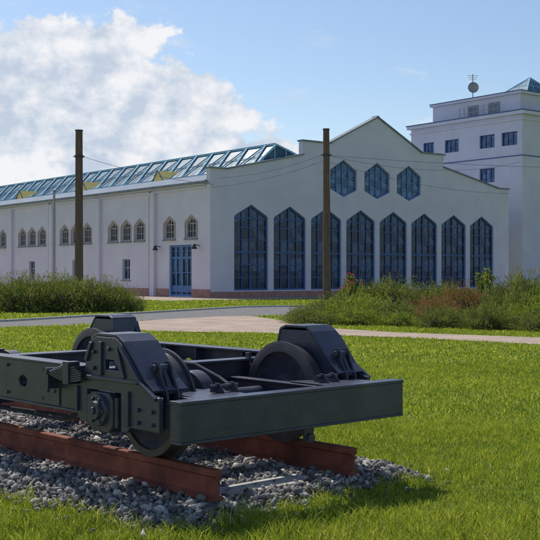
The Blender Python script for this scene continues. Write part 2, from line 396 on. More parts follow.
# ------------------------------------------------------------ office tower
tower = empty('office_building', (CX, CY, 0), RB)
tag(tower, 'tall pale multi storey block with flat cornices and glass roof peak', 'building')
TX, TY, TZ = 37.9, 2.3, 17.0; TD = 14.6
def win_at(t, z0, z1, w): return shift(rect(w, z0, z1), TY+t)
tw = [(1.55, 14.1, 15.4, 1.9), (4.3, 14.1, 15.4, 1.9), (8.9, 14.1, 15.4, 1.9), (12.1, 14.1, 15.4, 1.5), (4.3, 10.7, 12.1, 1.9), (8.9, 10.7, 12.1, 1.9)]
m = MB(); m.plate([(TY, 0), (TY+TD, 0), (TY+TD, TZ), (TY, TZ)], [win_at(*a) for a in tw], SIDE, TX, TX+0.4); m.build('wall', M_plaster2, tower)
fw = [(6.6+4*i, z, z+1.5, 2.0) for i in range(2) for z in (14.0, 10.6, 7.2, 3.8)]
m = MB(); m.plate([(TX+0.4, 0), (TX+15, 0), (TX+15, TZ), (TX+0.4, TZ)], [shift(rect(a[3], a[1], a[2]), TX+a[0]) for a in fw], FRONT, TY, TY+0.4); m.build('wall', M_plaster2, tower)
m = MB(); m.box(TX+0.4, TX+15, TY+TD-.4, TY+TD, 0, TZ); m.box(TX+14.6, TX+15, TY+0.4, TY+TD-.4, 0, TZ); m.build('wall', M_plaster2, tower)
for (t, z0, z1, ww) in tw:
    make_window('window', rect(ww, z0, z1), SIDE, tower, (TX, TY+t, 0), M_glass3, M_bframe, 0.07, [(-ww/6, .06), (ww/6, .06)], [])
for (x, z0, z1, ww) in fw:
    make_window('window', rect(ww, z0, z1), FRONT, tower, (TX+x, TY, 0), M_glass3, M_bframe, 0.07, [(-ww/6, .06), (ww/6, .06)], [])
m = MB(); m.box(TX-0.35, TX+15.35, TY-0.35, TY+TD+.3, TZ-0.02, TZ+0.3); m.box(TX-0.12, TX+15.1, TY-0.12, TY+TD+.1, TZ-0.55, TZ-0.4); m.build('cornice', M_plaster, tower)
m = MB(); m.box(TX-0.4, TX+15.4, TY-0.4, TY+TD+.4, TZ+0.3, TZ+0.4); m.box(TX-0.05, TX+15.05, TY-0.05, TY+TD+.05, 13.0, 13.1); m.build('cornice_flashing', M_bframe, tower)
PD = 12.4
m = MB(); m.box(TX+1, TX+14, TY+1, TY+PD, TZ+0.4, 19.2); m.build('penthouse', M_plaster2, tower)
m = MB(); m.box(TX+0.75, TX+14.2, TY+0.75, TY+PD+.2, 19.2, 19.42); m.build('cornice', M_plaster, tower)
m = MB(); m.box(TX+0.7, TX+14.25, TY+0.7, TY+PD+.25, 19.42, 19.5); m.build('cornice_flashing', M_bframe, tower)
for t in (3.5, 6.2):
    m = MB(); m.box(TX+0.96, TX+1.0, TY+t, TY+t+1.4, 17.7, 18.7); m.build('vent_panel', M_coping, tower)
m = MB()
for t in np.linspace(3.0, 8.0, 9): m.bar((TX+0.15, TY+t, TZ+0.4), (TX+0.15, TY+t, TZ+1.4), 0.05)
for z in (0.9, 1.4): m.bar((TX+0.15, TY+3, TZ+z), (TX+0.15, TY+8, TZ+z), 0.05)
m.build('railing', M_steel, tower)
px0, px1, py0, py1 = TX+2.2, TX+7.6, TY+1.2, TY+4.6; ap = ((px0+px1)/2, (py0+py1)/2, 21.4); zb = 19.5
cs = [(px0, py0, zb), (px1, py0, zb), (px1, py1, zb), (px0, py1, zb)]
m = MB(); m.add(cs+[ap], [(0, 1, 4), (1, 2, 4), (2, 3, 4), (3, 0, 4), (0, 3, 2, 1)]); gp = m.build('glass_pyramid', M_rglass, tower)
m = MB()
for i in range(4):
    a, b = Vector(cs[i]), Vector(cs[(i+1) % 4]); m.bar(a, b, 0.14); m.bar(a, ap, 0.12)
    for k in (0.25, 0.5, 0.75): m.bar(a.lerp(b, k), ap, 0.06)
    m.bar(a.lerp(Vector(ap), 0.45), b.lerp(Vector(ap), 0.45), 0.06)
m.build('pyramid_frame', M_tframe, gp)
ant = empty('roof_antenna', (CX+0.784*39.3-0.62*9.6, CY+0.62*39.3+0.784*9.6, 19.5))
tag(ant, 'small satellite dish and aerial mast on the flat roof', 'antenna')
m = MB(); m.cyl((0, 0, 0), (0, 0, 2.5), 0.05, n=8)
for z, l in ((2.35, .55), (2.15, .45), (1.95, .35)): m.bar((-l, 0, z), (l, 0, z), 0.035)
m.build('mast', M_steel, ant)
m = MB(); prof = [(0.0, 0.0), (0.04, 0.25), (0.12, 0.42), (0.2, 0.55), (0.22, 0.55), (0.14, 0.41), (0.06, 0.25), (0.02, 0.0)]
m.lathe([(-a, r) for a, r in prof], (0, -0.08, 1.1), 24); m.build('dish', M_steel, ant, smooth=True)

# ------------------------------------------------------------ poles & wires
def pole(x, y, h, r0, r1, mat, name, label, tilt=0.0, boxes=True):
    e = empty(name, (x, y, 0)); tag(e, label, 'pole')
    m = MB(); m.cyl((0, 0, 0), (tilt, 0, h), r0, r1, 16); m.build('post', mat, e, smooth=True)
    m = MB(); m.cyl((tilt, 0, h), (tilt, 0, h+0.06), r1+0.03, n=14); m.build('cap', M_wire, e)
    if boxes:
        m = MB(); m.cyl((tilt*.85, 0, h*.845), (tilt*.85, 0, h*.845+0.14), r1+0.05, n=14)
        m.bar((tilt*.85-0.35, 0, h*0.852), (tilt*.85+0.35, 0, h*0.852), 0.05)
        m.build('clamp', M_wire, e)
pole(-11.28, 62, 10.15, 0.26, 0.21, M_pole, 'overhead_line_pole', 'thick weathered brown pole rising behind the shrubs', 0.0)
pole(3.69, 68, 11.05, 0.27, 0.20, M_pole, 'overhead_line_pole', 'tall brown pole standing before the white gable facade', -0.05)
pole(-17.75, 86.3, 8.5, 0.11, 0.10, M_steel, 'lamp_post', 'thin pale steel post near the long wall', 0.0, False)
def wire(a, b, sag, label='thin dark overhead wire strung between pole and building'):
    m = MB(); pts = []
    for i in range(25):
        t = i/24; p = Vector(a).lerp(Vector(b), t); p.z -= sag*4*t*(1-t); pts.append(p)
    m.tube(pts, 0.0125, 5); o = m.build('overhead_wire', M_wire2); tag(o, label, 'wire', 'overhead wires above the forecourt')
def BL(x, y, z): return (CX+0.784*x-0.62*y, CY+0.62*x+0.784*y, z)
wire((-11.28, 62, 8.7), BL(0.3, 0.0, 8.1), 0.25)
wire((3.64, 68, 9.1), BL(0.2, 0.0, 7.9), 0.3)
wire((3.64, 68, 9.5), BL(1.0, 0.0, 8.6), 0.3)
wire((3.64, 68, 9.4), BL(37.8, 2.5, 12.4), 0.9)
wire((3.64, 68, 9.0), BL(33, 0.0, 9.0), 0.5)
wire((3.64, 68, 9.4), (40, 75, 9.6), 0.6)

# ------------------------------------------------------------ ground, roads
def sheet(name, pts, z, mat):
    me = bpy.data.meshes.new(name); me.from_pydata([(x, y, z) for x, y in pts], [], [tuple(range(len(pts)))])
    bm = bmesh.new(); bm.from_mesh(me); bmesh.ops.triangulate(bm, faces=bm.faces); bmesh.ops.recalc_face_normals(bm, faces=bm.faces)
    for f in bm.faces:
        if f.normal.z < 0: f.normal_flip()
    bm.to_mesh(me); bm.free()
    me.materials.append(mat); o = bpy.data.objects.new(name, me); o['kind'] = 'structure'; return link(o)
sheet('ground', [(-900, -300), (900, -300), (900, 1500), (-900, 1500)], 0, M_ground)
rd_n = [(-30, 24), (-16, 28.8), (-8.5, 33.4), (-5.6, 35.6), (-4.1, 39.0), (-1.6, 42.2), (5, 44.6), (12.8, 45), (40, 42)]
rd_f = [(40, 58), (19, 57), (7.4, 57), (-1.3, 53.4), (-4.2, 47.6), (-6.9, 42.4), (-9.4, 37.4), (-18, 32.0), (-31, 26.5)]
sheet('road', rd_n+rd_f, 0.004, M_asph)
pn = [(-5.9, 33.0), (-3.3, 31.0), (-.58, 30.2), (3.5, 28.0), (6.46, 25.1), (10, 20), (14, 12)]
pf = [(16.5, 13), (12.5, 21.5), (9, 26.3), (7.06, 28.1), (3.7, 30.4), (1.3, 33.5), (0.3, 38.9), (-0.8, 42.4), (-1.8, 42.2), (-4.1, 39.0), (-5.3, 36)]
sheet('footpath', pn+pf, 0.010, M_pave)
fc = [BL(-7, -5.5, 0)[:2], BL(60, -5.5, 0)[:2], BL(60, 0.2, 0)[:2], BL(0.2, 0.2, 0)[:2], BL(0.2, 76, 0)[:2], BL(-7, 76, 0)[:2]]
sheet('forecourt', fc, 0.006, M_pave)
m = MB(); kp = rd_f[1:]
for a, b in zip(kp[:-1], kp[1:]): m.bar((a[0], a[1], 0.03), (b[0], b[1], 0.03), 0.13, 0.1)
o = m.build('kerb', M_conc, bevel=0.01); o['kind'] = 'structure'

# ------------------------------------------------------------ railway bits
OX, OY = -0.37, 7.5; RT = math.atan2(-0.742, 0.671)
ca, sa = math.cos(RT), math.sin(RT)
def T(a, b): return (OX+ca*a-sa*b, OY+sa*a+ca*b)
rp = [(-.065, .08), (.065, .08), (.065, .095), (.014, .12), (.011, .24), (.036, .255), (.036, .295), (.028, .302), (-.028, .302), (-.036, .295), (-.036, .255), (-.011, .24), (-.014, .12), (-.065, .095)]
for b, lab in ((0, 'red brown steel rail lying on grey ballast'), (1.41, 'red brown steel rail lying on grey ballast')):
    m = MB(); m.plate(rp, [], lambda s, z, d: (d, s, z), -9.0, 0.0)
    o = m.build('rail', M_rust, bevel=0.002); o.location = (*T(0, b), 0); o.rotation_euler = (0, 0, RT); tag(o, lab, 'rail', 'rails under the bogie')
for i in range(9):
    hz_ = 0.078 if i == 0 else 0.05
    m = MB(); m.box(-0.14, 0.14, -0.42 if i else 0.12, 1.83 if i else 1.25, 0.0, hz_)
    o = m.build('sleeper', M_conc, bevel=0.012); o.location = (*T(-0.26-0.95*i, 0), 0); o.rotation_euler = (0, 0, RT+random.uniform(-.02, .02))
    tag(o, 'pale concrete sleeper half buried in ballast', 'railway sleeper', 'sleepers under the rails')

bog = empty('railway_bogie', (OX, OY, 0), RT)
tag(bog, 'dark grey painted two axle tram bogie standing on display rails', 'bogie')
XA = (-0.76, -3.72); WZ = 0.70
XF = -4.6; XB = -3.25
def mir(y, far): return 1.30-y if far else y
def side_box(m, far, x0, x1, y0, y1, z0, z1):
    a, b = sorted((mir(y0, far), mir(y1, far))); x0, x1 = sorted((x0, x1)); m.box(x0, x1, a, b, z0, z1)
for far in (False, True):
    m = MB()
    hls = []
    for hx in (-2.55, -2.05):
        hls.append([(hx+.07*math.cos(t), .81+.05*math.sin(t)) for t in np.linspace(0, 2*math.pi, 16, endpoint=False)])
    m.plate([(XB, .65), (-1.1, .65), (-1.1, .98), (XB, .98)], hls, FRONT, mir(-.42, far), mir(-.40, far))
    side_box(m, far, XB, -1.1, -.435, -.28, .98, 1.0)
    side_box(m, far, XB, -1.1, -.435, -.28, .63, .65)
    side_box(m, far, -1.1, 0.0, -.40, -.38, .60, .78); side_box(m, far, -1.1, 0.0, -.40, -.27, .78, .80)
    side_box(m, far, XF, XB, -.40, -.38, .60, .78); side_box(m, far, XF, XB, -.40, -.27, .78, .80)
    for x in (-1.6, -2.3, -2.8): side_box(m, far, x-.01, x+.01, -.40, -.29, .65, .98)
    for x in (-3.0, -2.95, -2.3, -1.7):
        for z in (.70, .93): m.cyl((x, mir(-.42, far), z), (x, mir(-.440, far), z), .016, .013, 8)
    for x in (-1.52, -1.62):
        for z in (.77, .85): m.cyl((x, mir(-.42, far), z), (x, mir(-.445, far), z), .02, .016, 6)
    m.build('side_frame', M_paint, bog, bevel=0.004)
    m = MB(); a = mir(-.433, far); b = mir(-.421, far); m.plate([(-1.7, .66), (-1.45, .66), (-1.45, .96), (-1.60, .96), (-1.7, .88)], [], FRONT, a, b)
    m.build('frame_plate', M_paint, bog, bevel=0.003)
    for ax, sg in ((XA[0], 1), (XA[1], -1)):
        kk = (0.88 if far else 1.0) if sg > 0 else 0.78
        X = lambda d: ax+d*sg*(kk if abs(d) > .24 else 1)
        # angular, mostly closed pedestal casting
        op = [(X(-.36), .64), (X(-.36), .86), (X(-.27), .90), (X(-.24), 1.06), (X(-.16), 1.215), (X(-.10), 1.235), (X(.15), 1.235), (X(.24), 1.19), (X(.50), .93), (X(.60), .86), (X(.69), .84), (X(.69), .60), (X(.34), .60), (X(.30), .56),
              (X(.225), .56), (X(.225), .84), (X(-.225), .84), (X(-.225), .58), (X(-.31), .58)]
        hole = [(X(.02), 1.00), (X(.02), 1.07), (X(.14), 1.07), (X(.20), 1.00)]
        m = MB(); m.plate(op, [hole], FRONT, mir(-.47, far), mir(-.43, far))
        yo = mir(-.47, far)
        def rib(pa, pb, wd=.028, hh=.03): m.bar((X(pa[0]), mir(-.477, far), pa[1]), (X(pb[0]), mir(-.477, far), pb[1]), hh, wd)
        rib((-.345, .66), (-.345, .85)); rib((-.22, 1.05), (-.15, 1.19)); rib((.23, 1.17), (.48, .93)); rib((.48, .93), (.67, .83)); rib((.33, .61), (.33, .86)); rib((-.22, .93), (.45, .93))
        rib((-.02, .95), (-.02, 1.2)); rib((.19, 1.17), (.28, .95))
        for (dx, z) in ((.45, .74), (.62, .74), (.45, .65), (.62, .65), (-.12, 1.12), (-.12, 1.0), (.08, 1.15)):
            m.cyl((X(dx), yo, z), (X(dx), mir(-.492, far), z), .017, n=6)
        m.build('horn_guide', M_paint, bog, bevel=0.005)
        m = MB()
        ip = [(X(-.36), .78), (X(-.30), .90), (X(-.17), 1.22), (X(.18), 1.22), (X(.56), .87), (X(.56), .78), (X(.30), .78), (X(.25), .93), (X(-.25), .93), (X(-.28), .78)]
        m.plate(ip, [], FRONT, mir(-.185, far), mir(-.165, far)); m.build('inner_guide', M_paint, bog, bevel=0.004)
        m = MB(); yc = mir(-.31, far)
        pts = [(X(-.26), 1.03), (X(-.17), 1.225), (X(-.10), 1.25), (X(.15), 1.25), (X(.25), 1.20), (X(.51), .945), (X(.61), .875)]
        for (a, b) in zip(pts[:-1], pts[1:]): m.bar((a[0], yc, a[1]), (b[0], yc, b[1]), .30, .022, up=(0, 0, 1))
        m.build('horn_cover', M_paint, bog, bevel=0.004)
        m = MB(); ab = [(-.16, .59), (-.11, .54), (.11, .54), (.16, .59), (.16, .79), (.11, .83), (-.11, .83), (-.16, .79)]
        m.plate([(X(a), b) for a, b in ab], [], FRONT, mir(-.50, far), mir(-.17, far))
        for q in (-1, 1): side_box(m, far, X(q*.16), X(q*.205), -.485, -.40, .58, .80)
        axb = m.build('axle_box', M_paint2, bog, bevel=0.008)
        m = MB(); m.cyl((X(0), mir(-.50, far), WZ), (X(0), mir(-.53, far), WZ), .120, .112, 28); m.cyl((X(0), mir(-.53, far), WZ), (X(0), mir(-.56, far), WZ), .072, .065, 24); m.cyl((X(0), mir(-.56, far), WZ), (X(0), mir(-.575, far), WZ), .03, .028, 6)
        for i in range(6):
            t = i*math.pi/3; m.cyl((X(0)+.093*math.cos(t), mir(-.52, far), WZ+.093*math.sin(t)), (X(0)+.093*math.cos(t), mir(-.545, far), WZ+.093*math.sin(t)), .013, n=6)
        m.build('axle_box_cover', M_paint, axb, bevel=0.003)
        # leaf spring beside the casting, hung on the frame side
        m = MB(); XL = lambda d: ax+(d-.42)*sg*kk
        for i in range(7):
            l = .30-.032*i; base = .885+.017*i
            q = np.linspace(-l, min(l, .20), 8)
            for a, b in zip(q[:-1], q[1:]):
                za = base+.05*(a/.3)**2; zb2 = base+.05*(b/.3)**2
                m.bar((XL(a), mir(-.485, far), za), (XL(b), mir(-.485, far), zb2), .085, .0125)
        side_box(m, far, XL(-.04), XL(.04), -.54, -.437, .86, 1.03)
        m.cyl((XL(-.30), mir(-.54, far), .94), (XL(-.30), mir(-.437, far), .94), .026, n=14); side_box(m, far, XL(-.325), XL(-.275), -.53, -.44, .80, .92)
        m.build('leaf_spring', M_paint2, bog)
        s = -1 if not far else 1
        yb_ = 0 if not far else 1.385
        prof = [(s*.065, .34), (s*.065, .392), (0, .398), (s*-.045, .402), (s*-.055, .427), (s*-.078, .427), (s*-.085, .40), (s*-.085, .34)]
        wc = (ax, yb_, WZ)
        disc = [(s*.03, .0), (s*.03, .09), (s*.075, .09), (s*.075, .12), (s*.02, .16), (s*.0, .28), (s*.04, .345), (s*-.06, .345), (s*-.03, .28), (s*-.015, .16), (s*-.08, .12), (s*-.08, 0)]
        m = MB(); m.lathe(disc, wc, 56); wh = m.build('wheel', M_paint2, bog, smooth=True)
        m = MB(); m.lathe(prof, wc, 64); m.build('tyre', M_tyre, wh, smooth=True)
        m = MB(); pts = []
        for t in np.linspace(-.45, .45, 7):
            pts.append((ax-sg*.455*math.cos(t), yb_, WZ+.455*math.sin(t)))
        for a, b in zip(pts[:-1], pts[1:]): m.bar(a, b, .09, .045, up=(1, 0, 0))
        m.bar((ax-sg*.49, yb_, WZ), (ax-sg*.51, yb_, 1.0), .03, .05); m.build('brake_shoe', M_paint2, bog, bevel=0.003)
        m = MB(); yy = mir(-.30, far); XS = lambda d: ax+(d-.06)*sg*kk
        for dy in (-.05, .05):
            m.plate([(XS(.48), .80), (XS(.70), .80), (XS(.69), .86), (XS(.62), .98), (XS(.61), 1.04), (XS(.57), 1.08), (XS(.52), 1.07), (XS(.49), 1.02), (XS(.51), .96), (XS(.50), .90)], [], FRONT, yy+dy-.009, yy+dy+.009)
        m.cyl((XS(.555), yy-.08, 1.03), (XS(.555), yy+.08, 1.03), .028, n=16); m.cyl((XS(.64), yy-.07, .87), (XS(.64), yy+.07, .87), .025, n=14)
        m.bar((XS(.555), yy, 1.02), (XS(.65), yy, .86), .04, .045)
        m.build('suspension_shackle', M_paint2, bog, bevel=0.003)
    for pts, r in (([(-3.1, mir(-.33, far), .62), (-2.8, mir(-.33, far), .53), (-1.6, mir(-.33, far), .53), (-1.25, mir(-.33, far), .62)], .014), ([(-3.3, mir(-.22, far), .50), (-1.0, mir(-.22, far), .56)], .012)):
        m = MB(); m.tube(pts, r, 8); m.build('truss_rod', M_dull, bog, smooth=True)
for x, sg in ((0.125, 1), (XF, -1)):
    m = MB(); xs = lambda a, b: sorted((x-sg*a, x-sg*b))
    m.box(*xs(0, .022), -.43, 1.863, .553, .806); m.box(*xs(-.008, .125), -.433, 1.866, .806, .830); m.box(*xs(-.003, .125), -.433, 1.866, .533, .553)
    for y in (-.43, .1, .705, 1.31, 1.845): m.box(*xs(.022, .12), y, y+.018, .553, .806)
    m.build('headstock', M_paint, bog, bevel=0.004)
m = MB(); m.box(.04, .06, .80, .90, .42, .533); m.cyl((.03, .85, .45), (.09, .85, .45), .035, n=14); m.build('towing_lug', M_paint2, bog, bevel=0.003)
for x in (-1.32, -3.05):
    m = MB(); m.box(x-.01, x+.01, -.28, 1.58, .70, .93); m.box(x-.08, x+.08, -.27, 1.57, .93, .95); m.box(x-.08, x+.08, -.27, 1.57, .68, .70)
    m.build('transom', M_paint, bog, bevel=0.004)
m = MB(); m.box(-2.4, -1.9, -.27, 1.57, .80, .86); m.cyl((-2.15, .68, .86), (-2.15, .68, .95), .26, .22, 32); m.cyl((-2.15, .68, .95), (-2.15, .68, 1.0), .1, .09, 24); m.build('bolster', M_paint, bog, bevel=0.005)
for y in (.22, 1.12):
    for xa, xb in ((-1.31, 0.0), (XF+.12, -3.06)):
        m = MB(); m.box(xa, xb, y-.01, y+.01, .62, .80); m.box(xa+.09, xb-.09 if xb < -1 else xb, y-.05, y+.05, .80, .815)
        m.build('inner_beam', M_paint, bog, bevel=0.003)
for q in ([(-.42, 1.10), (0.0, 1.10), (0.0, 1.62), (-.28, 1.62)], [(-.42, .26), (0.0, .26), (0.0, -.25), (-.28, -.25)]):
    m = MB(); m.plate(q, [], lambda s, z, d: (s, z, d), .817, .83); m.build('gusset_plate', M_paint, bog, bevel=0.003)
for ya, yb, rr in ((1.2, 1.32, (1.15, 1.38)), (.12, .26, (.06, .32))):
    m = MB()
    for y in (ya, yb): m.plate([(-.25, .831), (-.08, .831), (-.10, .86), (-.14, .90), (-.19, .90), (-.22, .87)], [], FRONT, y, y+.012)
    m.cyl((-.165, rr[0], .875), (-.165, rr[1], .875), .016, n=12); m.build('pivot_bracket', M_paint2, bog, bevel=0.002)
m = MB(); m.tube([(-1.2, .5, .97), (-.9, .5, .97), (-.5, .42, .90), (-.18, .26, .875)], .013, 8); m.build('brake_lever', M_dull, bog, smooth=True)
for ax in XA:
    m = MB(); m.cyl((ax, -.48, WZ), (ax, 1.78, WZ), .068, n=24); m.cyl((ax, .30, WZ), (ax, .42, WZ), .24, n=32); m.cyl((ax, .42, WZ), (ax, .46, WZ), .16, n=24)
    m.build('axle', M_paint2, bog, bevel=0.004, smooth=True)
for x in (-1.45, -2.9):
    m = MB(); m.tube([(x, -.2, .55), (x, 1.5, .55)], .02, 8); m.tube([(x, .7, .56), (-2.2, .7, .62)], .014, 8); m.build('brake_rod', M_dull, bog, smooth=True)

# ------------------------------------------------------------ ballast
def edge_noise(x, y): return 0.07*np.sin(3.1*x+1.3*y)+0.05*np.sin(7.3*x-4.1*y+1)+0.05*np.sin(15*x+11*y)
def loc_ab(x, y):
    dx, dy = x-OX, y-OY; return ca*dx+sa*dy, -sa*dx+ca*dy
def ballast_amt(x, y):
    a, b = loc_ab(x, y); e = edge_noise(x, y)
    right = 0.20-0.05*np.clip(b-.5, 0, 2)
    lo = -0.72-0.13*np.clip(-a, 0, 3)
    d = np.minimum(np.minimum(right-a, b-lo), np.minimum(2.1-b, a+9.5))
    return d+e
gx = np.linspace(-9, 4, 131); gy = np.linspace(5.5, 17.5, 121)
X_, Y_ = np.meshgrid(gx, gy); Dm = ballast_amt(X_, Y_); Z_ = np.clip(Dm*0.35, -0.03, 0.058)+0.006*rng.normal(size=X_.shape)*(Dm > 0)
V = np.stack([X_, Y_, Z_], -1).reshape(-1, 3); nx = len(gx)
F = []
for j in range(len(gy)-1):
    for i in range(nx-1):
        if Dm[j:j+2, i:i+2].max() > -0.02:
            a = j*nx+i; F += [(a, a+1, a+nx+1), (a, a+nx+1, a+nx)]
me = tri_mesh('ballast_bed', V, np.array(F), [M_gravelbed]); o = bpy.data.objects.new('ballast_bed', me); o['kind'] = 'stuff'; o['label'] = 'bed of grey crushed stone under the rails'; link(o)
bm = bmesh.new(); bmesh.ops.create_icosphere(bm, subdivisions=1, radius=1.0); bv = np.array([v.co[:] for v in bm.verts]); bf = np.array([[v.index for v in f.verts] for f in bm.faces]); bm.free()
NS = 30000
px = rng.uniform(-5.2, 1.8, NS*3); py = rng.uniform(6.2, 13.2, NS*3); dd = ballast_amt(px, py)
la, lb = loc_ab(px, py)
on_sl = (np.abs(la+.26) < .14) & (lb > .15) & (lb < 1.1)
keep = ((dd > -0.10+rng.uniform(0, .12, len(dd))) | ((dd > -0.3) & (rng.random(len(dd)) < 0.05))) & ~(on_sl & (rng.random(len(dd)) < .90))
px, py, dd = px[keep][:NS], py[keep][:NS], dd[keep][:NS]; n = len(px)
variants = [bv*(1+rng.uniform(-.42, .38, (len(bv), 1))) for _ in range(16)]
sz = rng.uniform(.009, .024, n)*(1+0.7*(rng.random(n) < .10))
VV = np.zeros((n, len(bv), 3))
for i in range(n):
    q = Quaternion(rng.normal(size=4)); q.normalize(); Rm = np.array(q.to_matrix())
    VV[i] = (variants[i % 16]*np.array([1.35, 1.0, .65]))@Rm.T*sz[i]
VV[:, :, 0] += px[:, None]; VV[:, :, 1] += py[:, None]; VV[:, :, 2] += (np.clip(dd*.35, 0, .058)+sz*rng.uniform(.1, .9, n))[:, None]
FF = (bf[None]+(np.arange(n)*len(bv))[:, None, None]).reshape(-1, 3)
me = tri_mesh('ballast', VV.reshape(-1, 3), FF, [M_stone], tint=np.repeat(rng.random(n), len(bv)))
o = bpy.data.objects.new('ballast', me); o['kind'] = 'stuff'; o['label'] = 'loose grey crushed stones between the rails'; link(o)

# ------------------------------------------------------------ grass
def in_poly(x, y, poly):
    c = np.zeros(len(x), bool); n = len(poly)
    for i in range(n):
        x1, y1 = poly[i]; x2, y2 = poly[(i+1) % n]
        if y1 == y2: continue
        c ^= ((y1 > y) != (y2 > y)) & (x < (x2-x1)*(y-y1)/(y2-y1)+x1)
    return c
def grass(n, x0, x1, y0, y1, h0, h1, w):
    x = rng.uniform(x0, x1, n); y = rng.uniform(y0, y1, n)
    k = (ballast_amt(x, y) < -0.02+rng.normal(0, .05, n)) & ~in_poly(x, y, rd_n+rd_f) & ~in_poly(x, y, pn+pf) & ~in_poly(x, y, fc)
    x, y = x[k], y[k]; n = len(x)
    patch = .5+.25*np.sin(1.7*x+.9*y)+.25*np.sin(2.9*y-1.1*x+2)+.2*np.sin(6.1*x+4.7*y)
    fine = .5+.5*np.sin(11*x+5*y+2*np.sin(4*y))*np.sin(9*y-7*x+1.5*np.sin(5*x))
    bd = ballast_amt(x, y); near_b = np.clip(1-np.abs(bd)/.35, 0, 1)
    h = rng.uniform(h0, h1, n)*(.45+.4*patch+.5*fine)*(1+1.5*near_b*rng.random(n)*fine)*(1+.8*(y < 7.3))
    th = rng.uniform(0, 2*np.pi, n); ph = rng.uniform(0, 2*np.pi, n); ln = rng.uniform(.2, 1.1, n)*h
    ww = w*rng.uniform(.6, 1.3, n)
    cx, cy = np.cos(th)*ww/2, np.sin(th)*ww/2; lx, ly = np.cos(ph)*ln, np.sin(ph)*ln
    V = np.zeros((n, 5, 3))
    V[:, 0] = np.stack([x-cx, y-cy, np.full(n, -.002)], 1); V[:, 1] = np.stack([x+cx, y+cy, np.full(n, -.002)], 1)
    V[:, 2] = np.stack([x-cx*.8+lx*.35, y-cy*.8+ly*.35, h*.6], 1); V[:, 3] = np.stack([x+cx*.8+lx*.35, y+cy*.8+ly*.35, h*.6], 1)
    V[:, 4] = np.stack([x+lx, y+ly, h*.95], 1)
    t = np.clip(rng.random(n)*.55+.25*patch+.25*fine-.05, 0, .9); dead = rng.random(n) < .06; t[dead] = 1.0
    F = (np.array([[0, 1, 3], [0, 3, 2], [2, 3, 4]])[None]+(np.arange(n)*5)[:, None, None]).reshape(-1, 3)
    return V.reshape(-1, 3), F, np.repeat(t, 5)
parts = [grass(200000, -4.0, 4.4, 5.9, 12, .025, .075, .0055), grass(120000, -6.0, 7.0, 12, 20, .035, .07, .011), grass(80000, -9.5, 10, 20, 34, .035, .07, .024),
         grass(35000, -14, 10, 34, 68, .05, .10, .055)]
Vs, Fs, Ts = [], [], []; off = 0
for V, F, t in parts: Vs.append(V); Fs.append(F+off); Ts.append(t); off += len(V)
me = tri_mesh('grass', np.concatenate(Vs), np.concatenate(Fs), [M_grass], tint=np.concatenate(Ts))
o = bpy.data.objects.new('grass', me); o['kind'] = 'stuff'; o['label'] = 'bright green mown lawn grass'; link(o)

# ------------------------------------------------------------ shrubs
def shrub_mesh(name, mat, n, w, h, ll, lw, upright=0.6):
    th = rng.uniform(0, 2*np.pi, n); cz = rng.uniform(0.0, 1, n)
    sx = np.sqrt(1-cz**2)*np.cos(th); sy = np.sqrt(1-cz**2)*np.sin(th)
    lump = 1+.18*np.sin(4*th+1.3)*np.sqrt(1-cz**2)+.14*np.sin(7*th+5*cz)+.12*np.sin(11*cz+3*th)
    r = lump*rng.uniform(.68, 1.12, n)
    P = np.stack([sx*w/2*r, sy*w/2*r, cz*h*r+.02], 1)
    D = np.stack([sx, sy, cz*.6+upright], 1)+rng.normal(0, .45, (n, 3)); D /= np.linalg.norm(D, axis=1)[:, None]
    S_ = np.cross(D, rng.normal(size=(n, 3))); S_ /= np.linalg.norm(S_, axis=1)[:, None]
    l = ll*rng.uniform(.6, 1.5, n)[:, None]*(1+1.2*(rng.random(n) < .05))[:, None]; wd = lw*rng.uniform(.7, 1.3, n)[:, None]
    V = np.zeros((n, 4, 3)); V[:, 0] = P; V[:, 1] = P+D*l*.5+S_*wd/2; V[:, 2] = P+D*l; V[:, 3] = P+D*l*.5-S_*wd/2
    F = (np.array([[0, 1, 2], [0, 2, 3]])[None]+(np.arange(n)*4)[:, None, None]).reshape(-1, 3)
    clump = .5+.5*np.sin(5*th+6*cz)*np.sin(9*cz-2*th)
    t = np.clip(.10+.35*rng.random(n)+.42*clump*r, 0, .95); t[rng.random(n) < .05] = 1
    T_ = np.repeat(t, 4); V = V.reshape(-1, 3); mi = np.zeros(len(F))
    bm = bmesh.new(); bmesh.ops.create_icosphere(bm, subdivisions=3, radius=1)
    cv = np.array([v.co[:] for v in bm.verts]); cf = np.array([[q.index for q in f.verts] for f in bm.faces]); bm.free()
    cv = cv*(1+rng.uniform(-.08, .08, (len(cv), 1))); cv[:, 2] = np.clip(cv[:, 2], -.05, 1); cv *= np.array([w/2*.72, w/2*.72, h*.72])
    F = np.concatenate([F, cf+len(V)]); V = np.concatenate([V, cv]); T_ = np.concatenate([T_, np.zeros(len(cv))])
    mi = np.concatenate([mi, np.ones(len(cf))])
    return tri_mesh(name, V, F, [mat, M_core], tint=T_, matidx=mi)
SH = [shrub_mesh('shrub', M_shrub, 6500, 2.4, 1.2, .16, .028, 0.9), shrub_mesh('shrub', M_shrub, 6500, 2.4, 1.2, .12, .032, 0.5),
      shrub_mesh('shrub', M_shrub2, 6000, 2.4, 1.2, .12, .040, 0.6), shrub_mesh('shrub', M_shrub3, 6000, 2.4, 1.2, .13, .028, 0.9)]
def shrub(i, x, y, s, hz, label, group):
    o = bpy.data.objects.new('shrub', SH[i]); o.location = (x, y, -.03); o.scale = (s, s, hz); o.rotation_euler = (0, 0, random.uniform(0, 6.28))
    link(o); tag(o, label, 'shrub', group)
LAB = ['low grey green feathery shrub at the lawn edge', 'dense olive green spreading shrub', 'fresh green leafy shrub in the planting bed', 'reddish brown twiggy shrub in the planting bed']
